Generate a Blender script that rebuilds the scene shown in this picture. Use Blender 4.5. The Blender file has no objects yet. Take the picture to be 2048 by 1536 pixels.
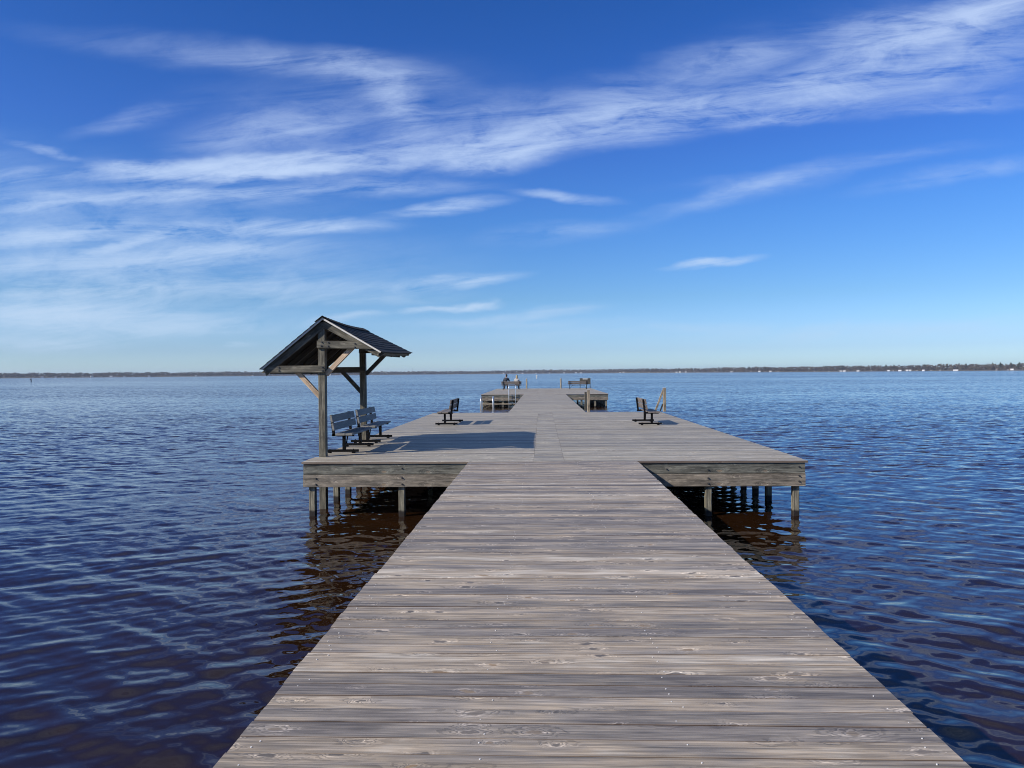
import bpy, math, random
import numpy as np
from mathutils import Vector, Matrix
random.seed(7)
S = bpy.context.scene
C = S.collection
R = math.radians

# ------------------------------------------------------------------ camera
H = 1.58                       # eye height above the deck (deck top is z = 0)
WATER = -1.0
F = 1538.0                     # focal length in pixels of the 2048 px wide photograph
cam_d = bpy.data.cameras.new('camera')
cam = bpy.data.objects.new('camera', cam_d)
C.objects.link(cam)
cam_d.sensor_width = 36.0
cam_d.lens = 36.0 * F / 2048
cam_d.clip_start = 0.05
cam_d.clip_end = 20000
YAW, PITCH, ROLL = R(2.234), R(-0.82), R(0.45)
cam.matrix_world = (Matrix.Translation((0, 0, H)) @ Matrix.Rotation(YAW, 4, 'Z') @
                    Matrix.Rotation(R(90) + PITCH, 4, 'X') @ Matrix.Rotation(-ROLL, 4, 'Z'))
S.camera = cam
CR = cam.matrix_world.to_3x3()
CRI = CR.inverted()


def ray(px, py):
    return CR @ Vector((px - 1024, 768 - py, -F))


def proj(p):
    v = CRI @ (Vector(p) - Vector((0, 0, H)))
    return (1024 + F * v.x / -v.z, 768 - F * v.y / -v.z)


# ------------------------------------------------------------------ tags
def tag(o, label=None, cat=None, group=None, kind=None):
    if label: o['label'] = label
    if cat: o['category'] = cat
    if group: o['group'] = group
    if kind: o['kind'] = kind
    return o


def empty(name, loc=(0, 0, 0), rz=0.0):
    o = bpy.data.objects.new(name, None)
    o.empty_display_size = 0.2
    o.location = loc
    o.rotation_euler = (0, 0, rz)
    C.objects.link(o)
    return o


def kids(o):
    return [c for c in bpy.data.objects if c.parent == o]


def copy_tree(o, parent=None):
    ch = kids(o)
    c = o.copy()
    C.objects.link(c)
    c.parent = parent
    for k in ch:
        copy_tree(k, c)
    return c


# ------------------------------------------------------------------ mesh builder
class MB:
    def __init__(s):
        s.v = []; s.f = []; s.uv = []; s.m = []

    def add(s, vs, fs, uvs, mi=0):
        n = len(s.v)
        s.v += [tuple(p) for p in vs]
        for f, u in zip(fs, uvs):
            s.f.append(tuple(i + n for i in f)); s.uv.append(u); s.m.append(mi)

    def beam(s, p, q, w, h, up=(0, 0, 1), cut=0.004, mi=0, ends=None, seg=1):
        """timber from p to q (centre line), w sideways, h along 'up', chamfered edges; uv = metres along and round the timber"""
        p = Vector(p); q = Vector(q)
        d = q - p; L = d.length; d = d / L
        up = Vector(up); side = d.cross(up).normalized(); up = side.cross(d).normalized()
        c = min(cut, w * .3, h * .3)
        a, b = w / 2, h / 2
        pr = [(-a + c, -b), (a - c, -b), (a, -b + c), (a, b - c), (a - c, b), (-a + c, b), (-a, b - c), (-a, -b + c)]
        per = [0]
        for i in range(8):
            x0, y0 = pr[i]; x1, y1 = pr[(i + 1) % 8]
            per.append(per[-1] + math.hypot(x1 - x0, y1 - y0))
        e0, e1 = ends if ends else (0, 0)    # shear of the end cuts along 'up'
        vs = []
        for k in range(seg + 1):
            t = k / seg
            for (x, y) in pr:
                sh = (e0 * (1 - t) + e1 * t) * y
                vs.append(p + d * (L * t + sh) + side * x + up * y)
        fs = []; us = []
        for k in range(seg):
            for i in range(8):
                j = (i + 1) % 8
                fs.append((k * 8 + i, k * 8 + j, (k + 1) * 8 + j, (k + 1) * 8 + i))
                u0, u1 = L * k / seg, L * (k + 1) / seg
                us.append(((u0, per[i]), (u0, per[i + 1]), (u1, per[i + 1]), (u1, per[i])))
        fs.append(tuple(reversed(range(8)))); us.append(tuple((x * .3, y + .02) for x, y in reversed(pr)))
        fs.append(tuple(range(seg * 8, seg * 8 + 8))); us.append(tuple((x * .3 + 3, y + .02) for x, y in pr))
        s.add(vs, fs, us, mi)

    def cyl(s, p, q, r, r2=None, n=10, mi=0):
        p = Vector(p); q = Vector(q); r2 = r if r2 is None else r2
        d = (q - p); L = d.length; d = d / L
        a = d.orthogonal().normalized(); b = d.cross(a)
        vs = []
        for k, (c, rr) in enumerate(((p, r), (q, r2))):
            for i in range(n):
                t = 2 * math.pi * i / n
                vs.append(c + (a * math.cos(t) + b * math.sin(t)) * rr)
        fs = []; us = []
        for i in range(n):
            j = (i + 1) % n
            fs.append((i, j, n + j, n + i)); us.append(((0, i * r), (0, (i + 1) * r), (L, (i + 1) * r), (L, i * r)))
        fs.append(tuple(reversed(range(n)))); us.append(tuple((0, 0) for _ in range(n)))
        fs.append(tuple(range(n, 2 * n))); us.append(tuple((0, 0) for _ in range(n)))
        s.add(vs, fs, us, mi)

    def tube(s, pts, r, n=10, mi=0):
        pts = [Vector(p) for p in pts]
        vs = []; m = len(pts); a = None
        for k, p in enumerate(pts):
            d = (pts[min(k + 1, m - 1)] - pts[max(k - 1, 0)]).normalized()
            if a is None: a = d.orthogonal().normalized()
            a = (a - d * a.dot(d)).normalized(); b = d.cross(a)
            for i in range(n):
                t = 2 * math.pi * i / n
                vs.append(p + (a * math.cos(t) + b * math.sin(t)) * r)
        fs = []; us = []
        for k in range(m - 1):
            for i in range(n):
                j = (i + 1) % n
                fs.append((k * n + i, k * n + j, (k + 1) * n + j, (k + 1) * n + i))
                us.append(((k * .1, i * .01), (k * .1, j * .01), (k * .1 + .1, j * .01), (k * .1 + .1, i * .01)))
        fs.append(tuple(reversed(range(n)))); us.append(tuple((0, 0) for _ in range(n)))
        fs.append(tuple(range((m - 1) * n, m * n))); us.append(tuple((0, 0) for _ in range(n)))
        s.add(vs, fs, us, mi)

    def poly(s, vs, fs, mi=0):
        us = [tuple((vs[i][0], vs[i][1] + vs[i][2]) for i in f) for f in fs]
        s.add(vs, fs, us, mi)

    def build(s, name, mats, parent=None, smooth=False, loc=None):
        me = bpy.data.meshes.new(name)
        me.from_pydata(s.v, [], s.f)
        uvl = me.uv_layers.new(name='UVMap')
        flat = [c for u in s.uv for p in u for c in p]
        uvl.data.foreach_set('uv', flat)
        if not isinstance(mats, (list, tuple)): mats = [mats]
        for m in mats: me.materials.append(m)
        me.polygons.foreach_set('material_index', s.m)
        if smooth: me.polygons.foreach_set('use_smooth', [True] * len(me.polygons))
        me.update()
        o = bpy.data.objects.new(name, me)
        C.objects.link(o)
        if parent: o.parent = parent
        if loc: o.location = loc
        return o


# ------------------------------------------------------------------ node helper
class NT:
    def __init__(s, tree):
        s.t = tree; s.n = tree.nodes; s.l = tree.links

    def new(s, typ, **kw):
        n = s.n.new(typ)
        for k, v in kw.items(): setattr(n, k, v)
        return n

    def put(s, sock, v):
        if v is None: return
        if isinstance(v, bpy.types.NodeSocket): s.l.new(v, sock)
        else:
            sock.default_value = v

    def math(s, op, a, b=None, c=None, clamp=False):
        n = s.new('ShaderNodeMath', operation=op, use_clamp=clamp)
        s.put(n.inputs[0], a); s.put(n.inputs[1], b)
        if c is not None: s.put(n.inputs[2], c)
        return n.outputs[0]

    def vm(s, op, a, b=None, scale=None):
        n = s.new('ShaderNodeVectorMath', operation=op)
        s.put(n.inputs[0], a)
        if b is not None: s.put(n.inputs[1], b)
        if scale is not None: s.put(n.inputs['Scale'], scale)
        return n.outputs['Value'] if op in ('LENGTH', 'DOT_PRODUCT', 'DISTANCE') else n.outputs[0]

    def sep(s, v):
        n = s.new('ShaderNodeSeparateXYZ'); s.put(n.inputs[0], v); return n.outputs

    def comb(s, x, y, z):
        n = s.new('ShaderNodeCombineXYZ')
        s.put(n.inputs[0], x); s.put(n.inputs[1], y); s.put(n.inputs[2], z)
        return n.outputs[0]

    def noise(s, v, scale=1, detail=2, rough=.5, dist=0, lac=2.0, color=False, dim='3D'):
        n = s.new('ShaderNodeTexNoise'); n.noise_dimensions = dim
        s.put(n.inputs['Vector'], v); s.put(n.inputs['Scale'], scale); s.put(n.inputs['Detail'], detail)
        s.put(n.inputs['Roughness'], rough); s.put(n.inputs['Distortion'], dist); s.put(n.inputs['Lacunarity'], lac)
        return n.outputs['Color'] if color else n.outputs['Fac']

    def rng(s, v, a, b, c=0., d=1., typ='SMOOTHSTEP'):
        n = s.new('ShaderNodeMapRange', interpolation_type=typ)
        s.put(n.inputs[0], v); s.put(n.inputs[1], a); s.put(n.inputs[2], b); s.put(n.inputs[3], c); s.put(n.inputs[4], d)
        return n.outputs[0]

    def mix(s, f, a, b, typ='MIX'):
        n = s.new('ShaderNodeMix', data_type='RGBA', blend_type=typ)
        s.put(n.inputs[0], f)
        s.put(n.inputs[6], a if isinstance(a, bpy.types.NodeSocket) else (*a, 1))
        s.put(n.inputs[7], b if isinstance(b, bpy.types.NodeSocket) else (*b, 1))
        return n.outputs[2]

    def ramp(s, f, stops):
        n = s.new('ShaderNodeValToRGB')
        e = n.color_ramp.elements
        while len(e) < len(stops): e.new(0.5)
        for i, (p, c) in enumerate(stops):
            e[i].position = p; e[i].color = (*c, 1)
        s.put(n.inputs[0], f)
        return n.outputs[0]


def new_mat(name):
    m = bpy.data.materials.new(name)
    m.use_nodes = True
    m.node_tree.nodes.clear()
    t = NT(m.node_tree)
    out = t.new('ShaderNodeOutputMaterial')
    b = t.new('ShaderNodeBsdfPrincipled')
    t.l.new(b.outputs[0], out.inputs[0])
    return m, t, b


def simple(name, col, rough=.6, metal=0., spec=.5, var=.15, scale=20, bump=.0):
    m, t, b = new_mat(name)
    tc = t.new('ShaderNodeTexCoord').outputs['Object']
    n = t.noise(tc, scale, 4, .6)
    f = t.rng(n, .3, .7, 1 - var, 1 + var, 'LINEAR')
    c = t.vm('SCALE', tuple(col), None, f)
    t.put(b.inputs['Base Color'], c)
    b.inputs['Roughness'].default_value = rough
    b.inputs['Metallic'].default_value = metal
    b.inputs['Specular IOR Level'].default_value = spec
    if bump:
        bp = t.new('ShaderNodeBump'); bp.inputs['Distance'].default_value = bump; bp.inputs['Strength'].default_value = .6
        t.put(bp.inputs['Height'], n); t.put(b.inputs['Normal'], bp.outputs[0])
    return m


def wood(name, tones, deck=False, knots=1.0, grain=1.0, rough=.62, spec=.35, wear=.5, wet=False, bright=1.0, ring=70.0, tonevar=1.0, bmp=1.0):
    """weathered softwood; uv = metres along / across the board; every board is an island with its own tone and grain"""
    m, t, b = new_mat(name)
    uv = t.new('ShaderNodeUVMap').outputs[0]
    r = t.new('ShaderNodeNewGeometry').outputs['Random Per Island']
    u, v, _ = t.sep(uv)
    r2 = t.math('FRACT', t.math('MULTIPLY', r, 37.31))
    r3 = t.math('FRACT', t.math('MULTIPLY', r, 91.77))
    us = t.math('ADD', u, t.math('MULTIPLY', r, 211.0))
    vs = t.math('ADD', v, t.math('MULTIPLY', r2, 3.0))
    # knots
    kv = t.comb(t.math('MULTIPLY', us, 3.4), t.math('MULTIPLY', vs, 7.0), 0)
    vo = t.new('ShaderNodeTexVoronoi', voronoi_dimensions='2D', feature='F1')
    vo.inputs['Scale'].default_value = 1.0; vo.inputs['Randomness'].default_value = .9
    wob = t.noise(t.comb(t.math('MULTIPLY', us, 14), t.math('MULTIPLY', vs, 30), 0), 1, 2, .5, color=True)
    t.put(vo.inputs['Vector'], t.vm('ADD', kv, t.vm('SCALE', t.vm('SUBTRACT', wob, (.5, .5, .5)), None, .42)))
    kd = vo.outputs['Distance']
    kc = t.sep(vo.outputs['Color'])
    has = t.rng(kc[0], 1 - .42 * knots - .001, 1 - .42 * knots + .02, 0, 1)
    size = t.rng(kc[1], 0, 1, .55, 1.15, 'LINEAR')
    kds = t.math('DIVIDE', kd, size)
    core = t.math('MULTIPLY', t.rng(kds, .085, .15, 1, 0), has)
    halo = t.math('MULTIPLY', t.rng(kds, .10, .42, 1, 0), has)
    pull = t.math('MULTIPLY', t.math('POWER', 2.718, t.math('MULTIPLY', t.math('MULTIPLY', kds, kds), -9.0)), has)
    # growth rings
    warp = t.noise(t.comb(t.math('MULTIPLY', us, .55), t.math('MULTIPLY', vs, 5.0), 0), 1, 3, .55)
    warp2 = t.noise(t.comb(t.math('MULTIPLY', us, 1.6), t.math('MULTIPLY', vs, 16.0), 3.3), 1, 2, .5)
    ph = t.math('ADD', t.math('MULTIPLY', vs, ring), t.math('MULTIPLY', warp, 34.0))
    ph = t.math('ADD', ph, t.math('MULTIPLY', warp2, 6.0))
    ph = t.math('ADD', ph, t.math('MULTIPLY', pull, 24.0))
    sn = t.math('SINE', ph)
    rings = t.rng(sn, -.2, 1.0, 0, 1)
    ringamt = t.rng(t.noise(t.comb(t.math('MULTIPLY', us, .8), t.math('MULTIPLY', vs, 9), 7.7), 1, 2, .5), .38, .62, .12, 1)
    rings = t.math('MULTIPLY', rings, ringamt)
    # fibres and streaks
    fib = t.noise(t.comb(t.math('MULTIPLY', us, 5.0), t.math('MULTIPLY', vs, 330.0), 0), 1, 3, .65)
    strk = t.noise(t.comb(t.math('MULTIPLY', us, 1.7), t.math('MULTIPLY', vs, 52.0), 1.7), 1, 4, .6)
    blot = t.noise(t.comb(t.math('MULTIPLY', us, 1.9), t.math('MULTIPLY', vs, 8.0), 9.1), 1, 4, .6)
    tone = t.math('ADD', t.math('MULTIPLY', t.math('SUBTRACT', r3, .5), .75 * tonevar), t.rng(blot, .25, .75, .12, .88, 'LINEAR'))
    col = t.ramp(tone, [(.02, tones[0]), (.36, tones[1]), (.66, tones[2]), (.98, tones[3])])
    k = t.math('MULTIPLY', rings, .30 * grain)
    lum = t.math('SUBTRACT', 1.06, k)
    lum = t.math('MULTIPLY', lum, t.rng(fib, .3, .7, .80, 1.18, 'LINEAR'))
    lum = t.math('MULTIPLY', lum, t.rng(strk, .32, .66, 1 - .40 * grain, 1.18, 'LINEAR'))
    mid = t.noise(t.comb(t.math('MULTIPLY', us, 2.6), t.math('MULTIPLY', vs, 120.0), 4.4), 1, 3, .6)
    lum = t.math('MULTIPLY', lum, t.rng(mid, .34, .66, 1 - .26 * grain, 1.16, 'LINEAR'))
    lum = t.math('MULTIPLY', lum, t.rng(r2, 0, 1, 1 - .15 * tonevar, 1 + .12 * tonevar, 'LINEAR'))
    # dark checks (cracks)
    chk = t.noise(t.comb(t.math('MULTIPLY', us, 2.2), t.math('MULTIPLY', vs, 90.0), 5.5), 1, 1, .5)
    chk = t.rng(chk, .24, .32, 1, 0)
    lum = t.math('MULTIPLY', lum, t.math('SUBTRACT', 1, t.math('MULTIPLY', chk, .55 * wear)))
    hl = t.math('MULTIPLY', halo, t.math('MULTIPLY', t.rng(sn, -1, 1.0, 1.0, .2), t.rng(t.noise(t.comb(t.math('MULTIPLY', us, 7), t.math('MULTIPLY', vs, 40), 8), 1, 3, .6), .4, .62, 0, 1.2)))
    lum = t.math('MULTIPLY', lum, t.math('ADD', 1, hl))
    lum = t.math('MULTIPLY', lum, bright)
    if wear >= .8:
        gr = t.noise(t.comb(t.math('MULTIPLY', us, 3.0), t.math('MULTIPLY', vs, 11.0), 2.2), 1, 6, .7)
        lum = t.math('MULTIPLY', lum, t.rng(gr, .33, .6, .42, 1.15, 'LINEAR'))
        sc_ = t.noise(t.comb(t.math('MULTIPLY', us, 9.0), t.math('MULTIPLY', vs, 40.0), 6.2), 1, 4, .7)
        lum = t.math('MULTIPLY', lum, t.rng(sc_, .58, .70, 1.0, 1.55, 'LINEAR'))
    col = t.vm('SCALE', col, None, lum)
    kcol = t.ramp(kc[2], [(0, (.10, .085, .07)), (.55, (.17, .145, .12)), (.85, (.24, .18, .12)), (1, (.30, .19, .09))])
    kcol = t.vm('SCALE', kcol, None, t.rng(fib, .3, .7, .6, 1.3, 'LINEAR'))
    col = t.mix(t.math('MULTIPLY', core, .95), col, kcol)
    if deck:     # sawn edges between the planks hold dirt
        nz = t.sep(t.new('ShaderNodeNewGeometry').outputs['True Normal'])[2]
        col = t.mix(t.rng(nz, .45, .9, .75, 0, 'LINEAR'), col, (.085, .05, .036))
    if wet:      # piles: dark wet band with algae just above the water
        z = t.sep(t.new('ShaderNodeTexCoord').outputs['Object'])[2]
        jit = t.noise(t.comb(t.math('MULTIPLY', vs, 20), u, 0), 1, 2, .5)
        f = t.rng(t.math('ADD', z, t.math('MULTIPLY', jit, -.06)), WATER + .055, WATER + .10, 1, 0)
        col = t.mix(f, col, (.018, .013, .010))
    t.put(b.inputs['Base Color'], col)
    b.inputs['Specular IOR Level'].default_value = spec
    t.put(b.inputs['Roughness'], t.rng(strk, .3, .7, rough - .08, rough + .1, 'LINEAR'))
    hgt = t.math('ADD', t.math('MULTIPLY', fib, .5), t.math('MULTIPLY', rings, -.5))
    hgt = t.math('ADD', hgt, t.math('MULTIPLY', chk, -1.6 * wear))
    hgt = t.math('ADD', hgt, t.math('MULTIPLY', strk, .9))
    hgt = t.math('ADD', hgt, t.math('MULTIPLY', pull, .8))
    bp = t.new('ShaderNodeBump'); bp.inputs['Strength'].default_value = .8 * bmp; bp.inputs['Distance'].default_value = .0022
    t.put(bp.inputs['Height'], hgt); t.put(b.inputs['Normal'], bp.outputs[0])
    return m


GREY = [(.182, .155, .133), (.295, .252, .205), (.41, .327, .232), (.55, .482, .385)]
M_DECK = wood('weathered_deck_wood', GREY, deck=True, knots=1.2, grain=1.1, tonevar=1.0, bright=.98, spec=.42, rough=.58)
M_DECK2 = wood('weathered_platform_wood', tonevar=.75, tones= [(.20, .182, .155), (.28, .255, .210), (.355, .31, .232), (.45, .41, .33)], deck=True, knots=.8, grain=.9, spec=.42, rough=.58)
M_FASC1 = wood('green_grey_fascia_wood', [(.085, .088, .075), (.145, .142, .115), (.21, .20, .16), (.31, .30, .25)], knots=1.1, grain=1.3, wear=1.0)
M_FASC2 = wood('tan_fascia_wood', [(.15, .13, .105), (.21, .18, .14), (.27, .225, .17), (.33, .28, .215)], knots=1.0, grain=1.1, wear=.8)
M_PILE = wood('piling_wood', [(.13, .12, .09), (.20, .18, .13), (.26, .235, .17), (.33, .30, .23)], knots=.7, grain=1.1, wet=True, wear=1)
M_POST = wood('shelter_timber', [(.085, .078, .058), (.135, .122, .090), (.19, .173, .128), (.27, .25, .19)], knots=.6, grain=1.5, wear=1.3, ring=50)
M_NEW = wood('new_brace_wood', [(.36, .25, .16), (.43, .31, .20), (.49, .36, .24), (.55, .42, .29)], knots=.5, grain=.7, wear=.2)
M_TAN = wood('tan_post_wood', [(.20, .16, .11), (.27, .22, .155), (.33, .27, .19), (.39, .33, .25)], knots=.6, grain=1.1, wear=.8)
M_SLAT = wood('blue_grey_bench_board', [(.13, .128, .118), (.155, .152, .140), (.18, .176, .162), (.21, .205, .19)], knots=.3, grain=.6, wear=.3)
M_SLATB = wood('brown_grey_bench_board', [(.09, .075, .062), (.13, .11, .095), (.18, .155, .135), (.25, .22, .19)], knots=.3, grain=.9, wear=.6)
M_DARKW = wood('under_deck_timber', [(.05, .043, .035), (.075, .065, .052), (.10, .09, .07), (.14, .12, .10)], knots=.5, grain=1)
M_IRON = simple('black_painted_steel', (.003, .003, .0035), .6, .0, .10, .3, 30)
M_BOLT = simple('galvanised_bolt', (.10, .095, .09), .5, .7, .5, .3, 60)
M_SCREW = simple('screw_head', (.62, .60, .57), .5, .0, .5, .1, 90)
M_ALU = simple('brushed_aluminium', (.62, .64, .66), .35, .85, .5, .08, 30)
M_TRIM = simple('white_drip_edge', (.62, .60, .56), .5, 0, .5, .15, 12)
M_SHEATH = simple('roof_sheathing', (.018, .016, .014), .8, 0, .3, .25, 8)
M_CAP = simple('bleached_post_top', (.42, .41, .38), .7, 0, .3, .2, 30)


def shingle_mat():
    m, t, b = new_mat('dark_asphalt_shingle')
    tc = t.new('ShaderNodeTexCoord').outputs['Object']
    r = t.new('ShaderNodeNewGeometry').outputs['Random Per Island']
    n = t.noise(tc, 260, 2, .7); n2 = t.noise(tc, 3.0, 4, .6)
    f = t.math('MULTIPLY', t.rng(n, .3, .7, .6, 1.5, 'LINEAR'), t.rng(r, 0, 1, .75, 1.3, 'LINEAR'))
    f = t.math('MULTIPLY', f, t.rng(n2, .3, .7, .8, 1.2, 'LINEAR'))
    t.put(b.inputs['Base Color'], t.vm('SCALE', (.030, .030, .031), None, f))
    b.inputs['Roughness'].default_value = .85; b.inputs['Specular IOR Level'].default_value = .25
    bp = t.new('ShaderNodeBump'); bp.inputs['Distance'].default_value = .003
    t.put(bp.inputs['Height'], n); t.put(b.inputs['Normal'], bp.outputs[0])
    return m


M_SHING = shingle_mat()

# ------------------------------------------------------------------ light
SUN = Vector((-1.42, -.80, 1.0)).normalized()          # towards the sun
sd = bpy.data.lights.new('sun', 'SUN')
sd.energy = 4.2; sd.angle = R(.53); sd.color = (1.0, .935, .85)
sun = bpy.data.objects.new('sun', sd)
sun.rotation_euler = (-SUN).to_track_quat('-Z', 'Y').to_euler()
sun.location = (-20, -10, 30)
C.objects.link(sun)
elev = math.asin(SUN.z); azi = math.atan2(SUN.x, SUN.y)

# ------------------------------------------------------------------ sky
W = bpy.data.worlds.new('World'); S.world = W; W.use_nodes = True
W.node_tree.nodes.clear()
t = NT(W.node_tree)
wo = t.new('ShaderNodeOutputWorld'); bg = t.new('ShaderNodeBackground'); t.l.new(bg.outputs[0], wo.inputs[0])
sky = t.new('ShaderNodeTexSky', sky_type='NISHITA', sun_disc=False)
sky.sun_elevation = elev; sky.sun_rotation = azi
sky.air_density = 1.0; sky.dust_density = .35; sky.ozone_density = 2.2; sky.altitude = 0
dirv = t.new('ShaderNodeTexCoord').outputs['Generated']
dx, dy, dz = t.sep(dirv)
ay = t.math('MAXIMUM', t.math('ABSOLUTE', dy), .05)
A = t.math('DIVIDE', dx, ay); B = t.math('DIVIDE', dz, ay)
ab = t.comb(A, B, 0)
# the deep polarised blue away from the horizon within view, as the phone recorded it
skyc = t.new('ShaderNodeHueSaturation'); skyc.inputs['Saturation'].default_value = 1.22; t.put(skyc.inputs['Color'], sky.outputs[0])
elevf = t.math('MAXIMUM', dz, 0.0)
tint = t.ramp(t.math('MULTIPLY', elevf, 1.6), [(0, (.60, .90, 1.42)), (.047, (.455, .665, 1.17)), (.152, (.42, .61, .92)), (.31, (.375, .60, .98)), (.46, (.34, .53, .99)), (.68, (.245, .475, .90)), (.76, (.27, .48, .86)), (1, (.58, .72, .92))])  # last stop: unseen zenith paled to neutralise the blue ambient light
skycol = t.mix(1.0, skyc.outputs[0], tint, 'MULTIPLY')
# wisps: warp the direction, then soft streak masks broken by fibrous noise
w1 = t.vm('SUBTRACT', t.noise(t.vm('MULTIPLY', ab, (2.2, 6.0, 1)), 1, 3, .55, color=True), (.5, .5, .5))
w2 = t.vm('SUBTRACT', t.noise(t.vm('MULTIPLY', ab, (9.0, 22.0, 1)), 1, 4, .6, color=True), (.5, .5, .5))
abw = t.vm('ADD', ab, t.vm('MULTIPLY', w1, (.10, .045, 0)))
abw = t.vm('ADD', abw, t.vm('MULTIPLY', w2, (.05, .022, 0)))


def ab_of(px, py):
    d = ray(px, py); return d.x / d.y, d.z / d.y


# photo px: centre x, y, half length, half thickness, tilt in degrees (up to the right), density
CL = [
    (470, 336, 370, 28, 2, 1.3), (560, 346, 330, 12, 2, .7), (760, 318, 380, 42, 4, .50), (280, 345, 130, 18, -6, .35), (1010, 300, 180, 40, 8, .45),
    (1130, 268, 320, 50, 10, .50), (1330, 232, 360, 50, 8, .42), (1560, 235, 140, 14, 3, .35), (1250, 190, 230, 50, 6, .26),
    (1640, 175, 260, 60, 8, .38), (1900, 120, 330, 90, 9, .38), (1900, 40, 330, 42, 16, .55), (1760, 60, 200, 50, 4, .30),
    (1440, 115, 170, 40, 6, .30),  (1980, 10, 220, 40, 20, .40), (1700, 100, 500, 110, 10, .12),
    (640, 130, 330, 42, -11, .26), (330, 95, 380, 34, -9, .12), (740, 170, 130, 46, -35, .36), (800, 235, 110, 60, -60, .22),
    (540, 265, 250, 55, 6, .30), (260, 235, 160, 26, 14, .22), (660, 215, 420, 95, 2, .12), (950, 250, 260, 60, 8, .25),
    (90, 305, 90, 10, -18, .36), (40, 355, 90, 24, 3, .25),
    (330, 396, 230, 26, 1, .52), (530, 392, 130, 26, -2, .38), (90, 415, 130, 22, 2, .42), (760, 375, 260, 20, 0, .34),
    (890, 416, 150, 20, 6, .66),  (1130, 388, 130, 13, -6, .50), 
    (520, 458, 300, 20, 1, .60), (640, 460, 200, 15, 0, .28), (100, 472, 260, 20, 3, .60), (260, 485, 160, 14, 12, .62), 
    (380, 515, 300, 36, 2, .42),  (90, 530, 260, 40, 2, .38), (160, 572, 240, 20, 2, .46), (330, 568, 170, 14, 1, .36),
    (900, 562, 170, 18, 6, .66),  (520, 580, 330, 20, 0, .30), (700, 600, 300, 16, 1, .22), (890, 614, 105, 10, 4, .95), (945, 606, 38, 8, 16, .55),
    (100, 625, 320, 44, 1, .60), (380, 650, 330, 26, 1, .30), (60, 690, 240, 20, 0, .30), (700, 642, 90, 12, 8, .62), (500, 685, 40, 8, 0, .45), 
    (1440, 525, 88, 10, 5, .85), (1400, 531, 80, 7, 3, .35), (1500, 365, 110, 18, 10, .34), (1450, 395, 260, 24, 12, .18), (1650, 330, 340, 20, 6, .16), (1930, 345, 260, 22, 7, .24),
    (1060, 625, 180, 14, 5, .38), (1010, 645, 300, 14, 0, .26), (1250, 660, 420, 16, 1, .22), (1700, 660, 500, 26, 2, .24),  (1120, 470, 200, 26, 4, .22), 
    (1900, 210, 260, 20, 4, .18),   (260, 440, 520, 130, 1, .20), (380, 560, 640, 100, 1, .24), (60, 640, 520, 70, 0, .42), (-500, 420, 700, 190, 2, .6),  # last streak: mostly unseen cloud at left, added to whiten the water reflections
]
M = None
for (cx, cy, hl, ht, an, st) in CL:
    a0, b0 = ab_of(cx, cy)
    mp = t.new('ShaderNodeMapping', vector_type='TEXTURE')
    t.put(mp.inputs[0], abw)
    mp.inputs[1].default_value = (a0, b0, 0); mp.inputs[2].default_value = (0, 0, R(an) + R(.45)); mp.inputs[3].default_value = (hl / F * 1.15, ht / F * 1.25, 1)
    ln = t.vm('LENGTH', mp.outputs[0])
    v = t.rng(ln, 1, .0, 0, st)
    M = v if M is None else t.math('ADD', M, v)
fa = t.new('ShaderNodeMapping', vector_type='TEXTURE'); t.put(fa.inputs[0], ab); fa.inputs[2].default_value = (0, 0, R(5)); fa.inputs[3].default_value = (.30, .034, 1)
fib = t.noise(fa.outputs[0], 1, 10, .71, 1.0)
fb = t.new('ShaderNodeMapping', vector_type='TEXTURE'); t.put(fb.inputs[0], abw); fb.inputs[2].default_value = (0, 0, R(4)); fb.inputs[3].default_value = (.105, .030, 1)
puff = t.noise(fb.outputs[0], 1, 8, .62, .6)
tex = t.math('ADD', t.math('MULTIPLY', t.rng(fib, .36, .64, 0, 1, 'LINEAR'), .50), t.math('MULTIPLY', t.rng(puff, .36, .64, 0, 1, 'LINEAR'), .50))
dens = t.math('MULTIPLY', M, t.math('ADD', .18, t.math('MULTIPLY', tex, 1.5)))
dens = t.math('ADD', dens, t.math('MULTIPLY', t.math('SUBTRACT', tex, .5), t.rng(M, 0, .5, 0, .34)))
# unseen cirrus veil added overhead to whiten wave reflections and neutralise ambient light
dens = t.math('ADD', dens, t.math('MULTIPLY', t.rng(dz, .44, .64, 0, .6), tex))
# thin veil low over the horizon
low = t.rng(dz, .0, .10, .20, 0)
dens = t.math('ADD', dens, t.math('MULTIPLY', low, t.rng(tex, 0, 1, .7, 1.2, 'LINEAR')))
dens = t.math('MAXIMUM', t.math('SUBTRACT', 1, t.math('POWER', 2.718, t.math('MULTIPLY', t.math('MAXIMUM', dens, 0), -1.1))), 0)
dens = t.math('MULTIPLY', dens, t.rng(dy, .02, .25, .25, 1))
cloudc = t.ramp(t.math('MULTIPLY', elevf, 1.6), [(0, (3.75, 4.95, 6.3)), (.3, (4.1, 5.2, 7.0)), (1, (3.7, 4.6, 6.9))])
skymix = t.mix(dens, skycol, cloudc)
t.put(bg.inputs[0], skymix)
bg.inputs[1].default_value = .10

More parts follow.
